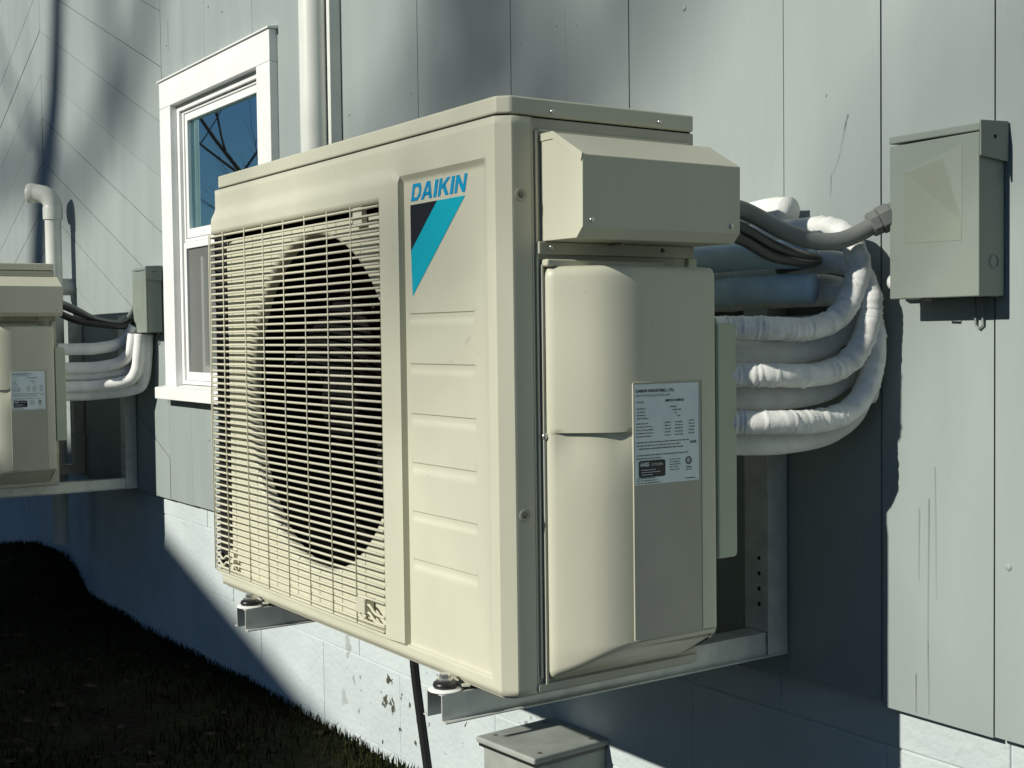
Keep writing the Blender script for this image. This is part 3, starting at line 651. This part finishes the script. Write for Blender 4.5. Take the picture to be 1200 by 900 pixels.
# ================================================================== pipes of unit 1
def foam(path, r, label, seed, rough=True, m=None, group='white insulated pipes of the nearest unit', cat='pipe', sub=14):
    rr = random.Random(seed); P_ = smooth_path(path, sub); n = len(P_)
    rad = []; cur = 0
    for i in range(n):
        k = 1+0.008*math.sin(i*0.35+seed)
        if rough and rr.random() < 0.20: k += rr.uniform(0.05, 0.10)
        rad.append(r*k)
    ph = [rr.uniform(0, 6.28) for _ in range(n)]
    def rf(i, k): return 1+(0.006*math.sin(3*2*math.pi*k/20+i*0.2)+(0.008*math.sin(5*2*math.pi*k/20+ph[i]) if rough else 0)+(0.055 if rough else 0.02)*((1-((i/11+k/20) % 1))-0.5))
    b = MB(); b.tube(P_, rad, 20, True, rf)
    return tag(b.obj('insulated_pipe', m or FOAM, smooth=True), label, cat, group)
R_ = 0.0160
def loop(z0, zt, xr, xe, yl, seed, label, x0=0.047, m=FOAM, xend=-0.75, r=R_, rough=True):
    """leaves the unit towards the wall, swings up and turns back along the wall behind the unit"""
    hz = zt-z0
    path = [(x0-0.042, 0.300, z0), (x0-0.034, 0.325, z0), (x0-0.018, 0.350, z0-0.0005), (x0-0.005, 0.382, z0-0.0015), (x0, 0.415, z0-0.003), (x0+0.003, yl-0.078, z0-0.001), (x0+0.35*(xr-x0), yl-0.040, z0+0.009),
            (x0+0.75*(xr-x0), yl-0.014, z0+0.034), (xr, yl, z0+0.072), (xr-0.001, yl+0.002, zt-0.050), (xr-0.020, yl+0.003, zt-0.016),
            (xr-0.062, yl+0.002, zt), (xr-0.15, yl, zt), (-0.35, yl, zt-0.004), (xend, yl, zt-0.01)]
    return foam(path, r, label, seed, rough, m)
P1 = loop(0.4500, 0.5900, 0.0970, 0, 0.520, 1, 'white wrapped pipe looping highest beside the disconnect box, topmost of the front row', x0=0.084, m=FOAMR)
P2 = loop(0.3885, 0.5420, 0.1040, 0, 0.535, 2, 'white wrapped pipe in the middle of the front row leaving the valve cover', x0=0.088, m=FOAMR)
P3 = loop(0.3260, 0.4950, 0.1020, 0, 0.545, 3, 'white wrapped pipe lowest in the front row, wrinkled bright at its bend', x0=0.088, m=FOAMR)
loop(0.4185, 0.5100, 0.0700, 0, 0.556, 4, 'white pipe with faint grey printing just under the topmost front pipe', x0=0.034, rough=False)
loop(0.3560, 0.4520, 0.0740, 0, 0.558, 5, 'smooth white pipe in the shade under the middle front pipe', x0=0.034, rough=False)
loop(0.2945, 0.4050, 0.0800, 0, 0.556, 6, 'smooth white pipe lowest of all, under the bottom front pipe', x0=0.036, rough=False)
# the loose end of insulation lying on top
foam([(-0.050, 0.540, 0.6215), (-0.09, 0.543, 0.6230), (-0.16, 0.545, 0.6200), (-0.40, 0.545, 0.615)], 0.0215, 'short white sleeve of insulation with a torn end, on top behind the wiring cover', 9, False, group=None)
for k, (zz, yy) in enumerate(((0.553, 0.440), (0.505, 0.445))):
    foam([(0.045, yy+0.045, zz), (-0.05, yy+0.01, zz), (-0.3, yy, zz-0.003), (-0.8, yy, zz-0.01)], 0.0205, ('upper wrapped pipe tinted skylight blue in the shadow behind the unit', 'lower wrapped pipe tinted skylight blue with faint printing in the shadow behind the unit')[k], 12+k, False, SKYWRAP, 'shaded pipes behind the nearest unit')

# conduits to the disconnect
def cable(path, r, m, name, label, cat, group=None, sub=10, seg=14, corr=0):
    b = MB(); P_ = smooth_path(path, sub)
    rad = [r*(1+(corr if i % 2 else 0)) for i in range(len(P_))]
    b.tube(P_, rad, seg); return tag(b.obj(name, m, smooth=True), label, cat, group)
cd = empty('conduit', (0.08, 0.31, 0.60), 'thick grey flexible conduit sagging from the wiring cover to the disconnect box', 'conduit')
b = MB(); b.tube([Vector(p)-Vector((0.08, 0.31, 0.60)) for p in smooth_path([(0.056, 0.305, 0.6110), (0.064, 0.345, 0.6020), (0.078, 0.400, 0.5770), (0.090, 0.440, 0.5660), (0.104, 0.475, 0.5660), (0.120, 0.505, 0.5790), (0.131, 0.524, 0.5945)], 10)], 0.0118, 18); b.obj('tube', COND, cd, smooth=True)
b = MB(); a0, a1 = Vector((0.124, 0.513, 0.586)), Vector((0.150, 0.548, 0.606)); d_ = (a1-a0)
pp = [a0+d_*t-Vector((0.08, 0.31, 0.60)) for t in (0, .02, .25, .27, .30, .62, .64, .66, .9, 1.05)]
b.tube(pp, [0.0125, 0.0165, 0.0165, 0.0135, 0.0185, 0.0185, 0.0140, 0.0165, 0.0150, 0.0150], 14, True, lambda i, k: 1.05 if k % 2 else 0.95); b.obj('connector', COND, cd)
b = MB(); b.tube([Vector(p)-Vector((0.08, 0.31, 0.60)) for p in ((0.054, 0.300, 0.6115), (0.058, 0.322, 0.6080))], 0.0165, 16); b.obj('connector', BLACK, cd, smooth=True, auto=40)
for k, (dz, lab_) in enumerate(((0, 'upper black cable drooping from under the wiring cover to the pipe bundle'), (-0.016, 'lower black cable drooping from the wiring cover into the pipe bundle'))):
    cable([(0.060, 0.295, 0.590+dz), (0.066, 0.335, 0.580+dz), (0.068, 0.380, 0.562+dz), (0.066, 0.425, 0.551+dz*.7), (0.058, 0.465, 0.546+dz*.5), (0.040, 0.500, 0.543), (-0.05, 0.52, 0.535)], 0.0072, mat('grey_cable_jacket%d' % k, (0.05, 0.055, 0.05), 0.4, 0.5), 'cable', lab_, 'cable', 'black cables of the nearest unit')

# disconnect box
def disconnect(loc, label):
    e_ = empty('disconnect_box', loc, label, 'electrical box', 'grey disconnect boxes on the siding')
    return e_
db = disconnect((0.149, WY, 0.486), 'grey metal disconnect box at the right end of the wall, beside the wrapped pipes')
w_, dpt, hh = 0.139, 0.056, 0.2155
b = MB(); b.box(0.002, -dpt+0.004, 0, w_-0.002, -0.002, 0.204); b.obj('body', BOXG, db, bevel=0.002)
b = MB(); b.prism([(0, 0.0), (w_, 0.0), (w_, 0.2050), (0, 0.2030)], 'y', -dpt-0.001, -dpt+0.0035); door = b.obj('door', BOXG, db, bevel=0.0015)
b = MB(); b.prism([(-dpt-0.0015, 0.2058), (-0.001, 0.2075), (-0.001, 0.2205), (-dpt-0.0015, 0.2155)], 'x', -0.001, w_+0.001); b.obj('hood', BOXG, db, bevel=0.002)
b = MB(); b.prism([(-dpt-0.0025, 0.1745), (-0.0020, 0.1700), (-0.0020, 0.2215), (-dpt-0.0025, 0.2190)], 'x', w_+0.0012, w_+0.0040); tbx = b.obj('side_tab', BOXG, db, bevel=0.0012)
b = MB(); b.lathe([(0.0001, 0.0003), (0.0026, 0.0003)], (w_+0.0041, -0.030, 0.200), 'x', 12); b.obj('screw_hole', DARK, tbx)
b = MB(); b.lathe([(0.0080, 0.0006), (0.0088, 0.0010), (0.0096, 0.0002)], (w_-0.0018, -0.024, 0.044), 'x', 24); b.obj('knockout', BOXG, db, smooth=True)
# pressed wedge and faded sticker on the door
yd = -dpt-0.0013
A_, R1, TR, BR, BL = (0.0240, yd, 0.1660), (0.0880, yd-0.0038, 0.1765), (0.1140, yd, 0.1930), (0.1140, yd, 0.0960), (0.0240, yd, 0.0730)
b = MB(); b.add([A_, R1, TR, BR], [(0, 1, 2), (1, 3, 2)]); b.obj('pressed_wedge', BOXG, door)
b = MB(); b.add([A_, BL, (0.1135, yd-0.0002, 0.0715), BR, R1], [(0, 1, 2, 3), (0, 3, 4)]); b.obj('faded_sticker', BOXP, door)
b = MB(); b.tube([(0.052, -dpt+0.004, 0.001), (0.052, -dpt+0.002, -0.003), (0.066, -dpt+0.002, -0.0035), (0.066, -dpt+0.004, 0.001)], 0.0016, 6); b.box(0.030, -0.03, -0.001, 0.136, -0.004, 0.0); b.obj('hasp', BLACK, db)
b = MB(); b.tube([(0.095, -0.006, -0.001), (0.095, -0.003, -0.036), (0.100, -0.003, -0.041), (0.106, -0.003, -0.036), (0.106, -0.006, -0.001)], 0.0016, 6); b.obj('mounting_ear', BOXG, db)
b = MB(); b.lathe([(0.0001, -0.024), (0.010, -0.0225), (0.0135, -0.015), (0.0135, 0.004)], (0.0, -0.026, 0.024), 'x', 18); b.obj('hub', WHITE, db, smooth=True)

# ================================================================== unit 2 and its neighbours
OFF = Vector((-3.115, -0.025, -0.035))
ac2 = copy_tree(ac); ac2.location = OFF; ac2['label'] = 'far cream outdoor unit cut off by the left edge of the photo'
br2 = copy_tree(br); br2.location = (-3.115, 0, -0.031); br2['label'] = 'white steel wall bracket under the far outdoor unit at left'
db2 = copy_tree(db); db2.location = (-3.046, WY, 0.4675); db2['label'] = 'grey metal disconnect box just left of the window'
def up2(z0, x1, y1, seed, lab_, zt=0.55, x0=0.045):
    ox, oy, oz = OFF
    p = [(ox+x0, oy+0.30, z0), (ox+x0+.002, oy+0.36, z0), (ox+x0+0.01, oy+0.42, z0+0.001), (x1-0.030, y1-0.045, z0+0.014), (x1-.008, y1-.014, z0+0.045), (x1, y1-0.004, z0+0.5*(zt-z0)+0.03), (x1+0.002, y1, zt)]
    foam(p, 0.0195, lab_, seed, False, group='white insulated pipes of the far unit')
up2(0.415, -3.035, 0.520, 31, 'white insulated pipe of the far unit, topmost of three', 0.490)
up2(0.352, -3.005, 0.510, 32, 'white insulated pipe of the far unit, middle of three', 0.463)
up2(0.290, -2.985, 0.525, 33, 'white insulated pipe of the far unit, lowest of three front pipes', 0.463)
up2(0.262, -3.000, 0.555, 34, 'shaded white pipe of the far unit, under the lowest front pipe', 0.463, 0.02)
up2(0.325, -3.020, 0.555, 35, 'shaded white pipe of the far unit, tucked between the lower front pipes', 0.463, 0.02)
ox, oy, oz = OFF
MB2 = mat('black_cable_jacket', (0.02, 0.02, 0.02), 0.35, 0.5)
for k, (za, zc, lab_) in enumerate(((0.612, 0.600, 'upper black cable sagging from the far unit to its disconnect box'), (0.598, 0.590, 'middle black cable sagging from the far unit to its disconnect box'), (0.572, 0.545, 'thickest, lowest black cable sagging from the far unit to its disconnect box'))):
    cable([(ox+0.06, oy+0.30, za-0.035), (ox+0.065, oy+0.36, za-0.062), (ox+0.07, oy+0.43, za-0.098+0.012*k), (ox+0.075, 0.49, za-0.105+0.012*k), (-3.06, 0.54, zc-0.028), (-3.044, 0.548, zc-0.010)], (0.0075, 0.0075, 0.0115)[k], (COND, MB2, MB2)[k], 'cable', lab_, 'cable', 'cables of the far unit')

# ------------------------------------------------------------------ downspout, vent pipe, hose, junction box
ds = empty('downspout', (-1.6220, 0.53, 0.35), 'white round downspout running up the siding right of the window', 'downspout')
b = MB(); b.tube([(0, 0, -0.10), (0, 0, 2.80)], 0.0355, 32); b.obj('pipe', PVC, ds, smooth=True, auto=40)
b = MB(); b.box(0.036, 0.018, -0.10, 0.052, 0.0482, 2.8); b.box(-0.030, 0.036, -0.10, 0.0355, 0.048, 2.8); b.obj('backing_strip', PVC, ds, bevel=0.002)
b = MB(); b.tube([(0, 0, -0.08), (0, 0.003, -0.13), (0, 0.02, -0.165), (0, 0.048, -0.175)], 0.0375, 24); b.obj('elbow', PVC, ds, smooth=True, auto=50)
for z in (1.85, 0.1): b = MB(); b.lathe([(0.0365, -0.012), (0.0382, -0.012), (0.0382, 0.012), (0.0365, 0.012)], (0, 0, z), 'z', 32); b.obj('clamp', STEEL, ds, smooth=True, auto=40)
vp = empty('vent_pipe', (-3.958, 0.505, GZ), 'white plastic vent pipe with an open elbow rising behind the far unit', 'pipe')
b = MB(); zt = 0.960-GZ; b.tube([(0, 0, 0.22), (0, 0, zt)], 0.0310, 28); b.obj('riser', PVC, vp, smooth=True, auto=40)
b = MB(); b.lathe([(0.0312, zt-0.040), (0.0372, zt-0.038), (0.0378, zt+0.004), (0.0355, zt+0.016)], (0, 0, 0), 'z', 28); b.obj('coupling', PVC, vp, smooth=True, auto=40)
el = [(0, 0, zt), (-0.002, -0.002, zt+0.030), (-0.014, -0.016, zt+0.054), (-0.036, -0.042, zt+0.066), (-0.062, -0.072, zt+0.068)]
elp = smooth_path(el, 6); b = MB(); b.tube(elp, [0.0355]*(len(elp)-4)+[0.0385, 0.0395, 0.0395, 0.0395], 28, False)
eo = b.obj('elbow', PVC, vp, smooth=True); sm = eo.modifiers.new('t', 'SOLIDIFY'); sm.thickness = 0.005; sm.offset = -1
st = MB(); st.lathe([(0.0001, -0.075), (0.030, -0.075), (0.034, -0.070), (0.034, 0.0), (0.040, 0.0), (0.040, 0.012)], (-3.985, WY, 0.658), 'y', 24)
tag(st.obj('pipe_stub', PVC, smooth=True, auto=40), 'short white plastic pipe stub sticking out of the siding beside the far unit', 'pipe')
hs = [(-0.385, 0.085, -0.003), (-0.384, 0.087, -0.06), (-0.372, 0.092, -0.15), (-0.352, 0.10, -0.28), (-0.34, 0.12, -0.42), (-0.34, 0.16, GZ+0.012)]
cable(hs, 0.0068, BLACK, 'drain_hose', 'black rubber drain hose hanging from the base of the nearest unit', 'hose')
jb = empty('junction_box', (-0.662, FY, -0.508), 'weathered grey junction box low on the foundation beneath the nearest unit', 'electrical box', rz=math.radians(4))
b = MB(); b.box(-0.080, -0.172, 0.0, 0.080, -0.004, 0.180); b.obj('body', BOXJ, jb, bevel=0.004)
b = MB(); b.prism([(-0.088, -0.184), (0.088, -0.184), (0.088, -0.002), (-0.088, -0.002)], 'z', 0.1865, 0.1985); lj = b.obj('cover', BOXJ, jb, bevel=0.004, seg=3)
b = MB(); b.box(-0.084, -0.179, 0.1802, 0.084, -0.006, 0.1865); b.obj('gasket', BLACK, jb)
for sx, sy in ((-0.068, -0.152), (0.068, -0.155), (-0.068, -0.03), (0.066, -0.03)):
    b = MB(); b.lathe([(0.0001, 0.1990), (0.0035, 0.1995), (0.0055, 0.1986)], (sx, sy, 0), 'z', 10); b.obj('screw', SCREWD, lj, smooth=True)

# ================================================================== things behind the camera that shade and reflect
nb = empty('neighbour_house', (-4.5, -10.5, GZ), 'low brown house with a shingled gable roof across the yard, behind the camera', 'house')
NO = Vector((-4.5, -10.5, GZ))
def nbo(b, name, m, **k): b.v = [tuple(Vector(v)-NO) for v in b.v]; return b.obj(name, m, nb, **k)
YN = -9.5; Dz = 0.53*(FY-YN); Dx = -0.07*(FY-YN)
apex = (-3.9+Dx, 0.035+Dz); rgt = (apex[0]+5.6, apex[1]-0.286*5.6); lft = (apex[0]-7.0, apex[1]-0.08*7.0)
b = MB(); b.prism([lft, apex, rgt, (rgt[0], rgt[1]-0.16), (apex[0], apex[1]-0.18), (lft[0], lft[1]-0.16)], 'y', YN-7.5, YN); nbo(b, 'roof', ROOFM)
b = MB(); b.prism([(lft[0]+.5, GZ-.1), (rgt[0]-.5, GZ-.1), (rgt[0]-.5, rgt[1]-0.03-.0), (apex[0], apex[1]-0.2), (lft[0]+.5, lft[1]-0.14)], 'y', YN-7.1, YN-0.4); wl = nbo(b, 'wall', HOUSE2)
for k, x in enumerate((-9.5, -6.8, -3.4, -1.0)):
    b = MB(); b.box(x-.5, YN-.40, 1.0, x+.5, YN-.37, 2.4); f2 = nbo(b, 'window', WHITE)
    b = MB(); b.box(x-.42, YN-.37, 1.08, x+.42, YN-.36, 2.32); b.v = [tuple(Vector(v)-NO) for v in b.v]; b.obj('pane', DGLASS, f2)
def tree(name_label, base, hgt, seed, r0, lean=(0, 0), depth=5, spread=0.7, first=0.35):
    rr = random.Random(seed); trunk, crown = MB(), MB()
    def grow(p, d, L, r, lv):
        n = 5; pts = [Vector(p)]; rad = [r]; dd = Vector(d)
        for i in range(n):
            dd = (dd+Vector((rr.uniform(-1, 1), rr.uniform(-1, 1), rr.uniform(-.4, .9)))*0.10*(1 if lv else .4)).normalized()
            pts.append(pts[-1]+dd*L/n); rad.append(r*(1-0.5*(i+1)/n))
        (trunk if lv == 0 else crown).tube(pts, rad, 8 if lv < 2 else 5)
        if lv >= depth: return
        nb_ = 3 if lv else 5
        for q in range(nb_):
            t = rr.uniform(first if lv == 0 else .3, 1); i = min(n-1, int(t*n)); a = rr.uniform(0, 6.28)
            side = Vector((math.cos(a), math.sin(a), 0)); nd = (dd*(1-spread*.6)+side*spread+Vector((0, 0, .25))).normalized()
            grow(pts[i]+(pts[i+1]-pts[i])*(t*n-i), nd, L*rr.uniform(.55, .75), rad[i]*rr.uniform(.45, .65), lv+1)
        grow(pts[-1], dd, L*.7, rad[-1], lv+1)
    e_ = empty('bare_tree', base, name_label, 'tree', 'leafless trees behind the camera')
    grow((0, 0, -.1), Vector((lean[0], lean[1], 1)).normalized(), hgt*.45, r0, 0)
    trunk.obj('trunk', BARK, e_, smooth=True); crown.obj('crown', BARK, e_, smooth=True)
def cast(p, y): t = WY-y; return (p[0]-0.07*t, p[1]+0.53*t)   # where the sun ray through a wall point passes at depth y
def limb_tree(label, y, base_x, stem, limbs, seed):
    rr = random.Random(seed); e_ = empty('bare_tree', (base_x, y, GZ), label, 'tree', 'leafless trees behind the camera')
    O = Vector((base_x, y, GZ)); tr, cr_ = MB(), MB()
    pts = [Vector((0, 0, -0.1))]+[Vector((cast(p, y)[0], y, cast(p, y)[1]))-O for p, r in stem]
    tr.tube(smooth_path(pts, 4), [stem[0][1]*1.7-(stem[0][1]*1.7-stem[-1][1])*k/(4*(len(pts)-1)) for k in range(4*(len(pts)-1)+1)], 12)
    for ps, r0, r1 in limbs:
        q = [Vector((cast(p, y)[0], y+rr.uniform(-.3, .3), cast(p, y)[1]))-O for p in ps]; sp = smooth_path(q, 5); n = len(sp)
        cr_.tube(sp, [r0+(r1-r0)*k/(n-1) for k in range(n)], 8)
        for k in range(2, n, 3):
            d = (sp[k]-sp[k-1]).normalized(); a = rr.choice((-1, 1))*rr.uniform(.5, 1.0)
            d2 = Vector((d.x*math.cos(a)-d.z*math.sin(a), rr.uniform(-.4, .4), d.x*math.sin(a)+d.z*math.cos(a))).normalized(); L = rr.uniform(.3, .9)
            cr_.tube([sp[k], sp[k]+d2*L*.5, sp[k]+d2*L+Vector((rr.uniform(-.1, .1), 0, rr.uniform(-.05, .2)))], [0.016, 0.011, 0.004], 5)
    tr.obj('trunk', BARK, e_, smooth=True); cr_.obj('crown', BARK, e_, smooth=True)
limb_tree('leafless tree close behind the ridge of the brown house', -20, -7.0, [((-4.95, -3.0), 0.12), ((-4.80, -1.0), 0.11), ((-4.47, 0.88), 0.10), ((-4.20, 1.38), 0.10), ((-4.09, 1.82), 0.095), ((-3.95, 2.9), 0.07)],
          [([(-4.05, 2.3), (-3.6, 2.8), (-3.0, 3.4)], 0.04, 0.02), ([(-4.3, 1.2), (-4.9, 1.7), (-5.6, 2.3)], 0.03, 0.015)], 3)
limb_tree('tall leafless tree left behind the brown house with heavy slanting limbs', -35, -9.5, [((-6.4, -8), 0.22), ((-6.2, -2), 0.18), ((-5.9, 1.4), 0.13), ((-5.5, 3), 0.10)],
          [([(-5.95, 1.2), (-4.7, 1.15), (-3.95, 0.95), (-3.45, 1.12), (-3.05, 1.40), (-2.5, 2.3)], 0.095, 0.075), ([(-3.3, 1.22), (-3.45, 1.65), (-3.2, 2.4)], 0.07, 0.05),
           ([(-6.1, 2.2), (-3.6, 2.4), (-2.0, 2.1), (-1.45, 1.7), (-0.95, 1.28), (-1.20, 1.02), (-1.5, 0.80)], 0.09, 0.065), ([(-1.30, 1.55), (-0.75, 1.05), (-1.1, 0.8)], 0.055, 0.045), ([(-1.15, 1.1), (-0.85, 1.0), (-0.7, 1.5)], 0.05, 0.04)], 5)
limb_tree('tall leafless tree right behind the brown house', -30, 2.5, [((1.6, -6), 0.22), ((1.5, -1), 0.18), ((1.3, 1.0), 0.14), ((1.0, 2.2), 0.10), ((0.9, 3.4), 0.07)],
          [([(1.1, 1.9), (0.4, 2.0), (-0.10, 1.6), (-0.42, 1.12), (-0.60, 0.88), (-0.85, 0.55)], 0.08, 0.055), ([(-0.05, 1.62), (-0.55, 1.35), (-0.85, 0.9)], 0.03, 0.025),
           ([(1.3, 0.6), (0.75, 0.8), (0.2, 0.62), (-0.05, 0.42), (-0.14, 0.22), (-0.12, 0.05)], 0.035, 0.018), ([(-0.02, 0.45), (-0.25, 0.40), (-0.40, 0.30)], 0.02, 0.012)], 7)
tree('leafless tree with arching branches left of the house, seen in the window glass', (-13.4, -4.6, GZ), 8.5, 15, 0.08, (0.12, 0.05), 5, 0.8, 0.25)
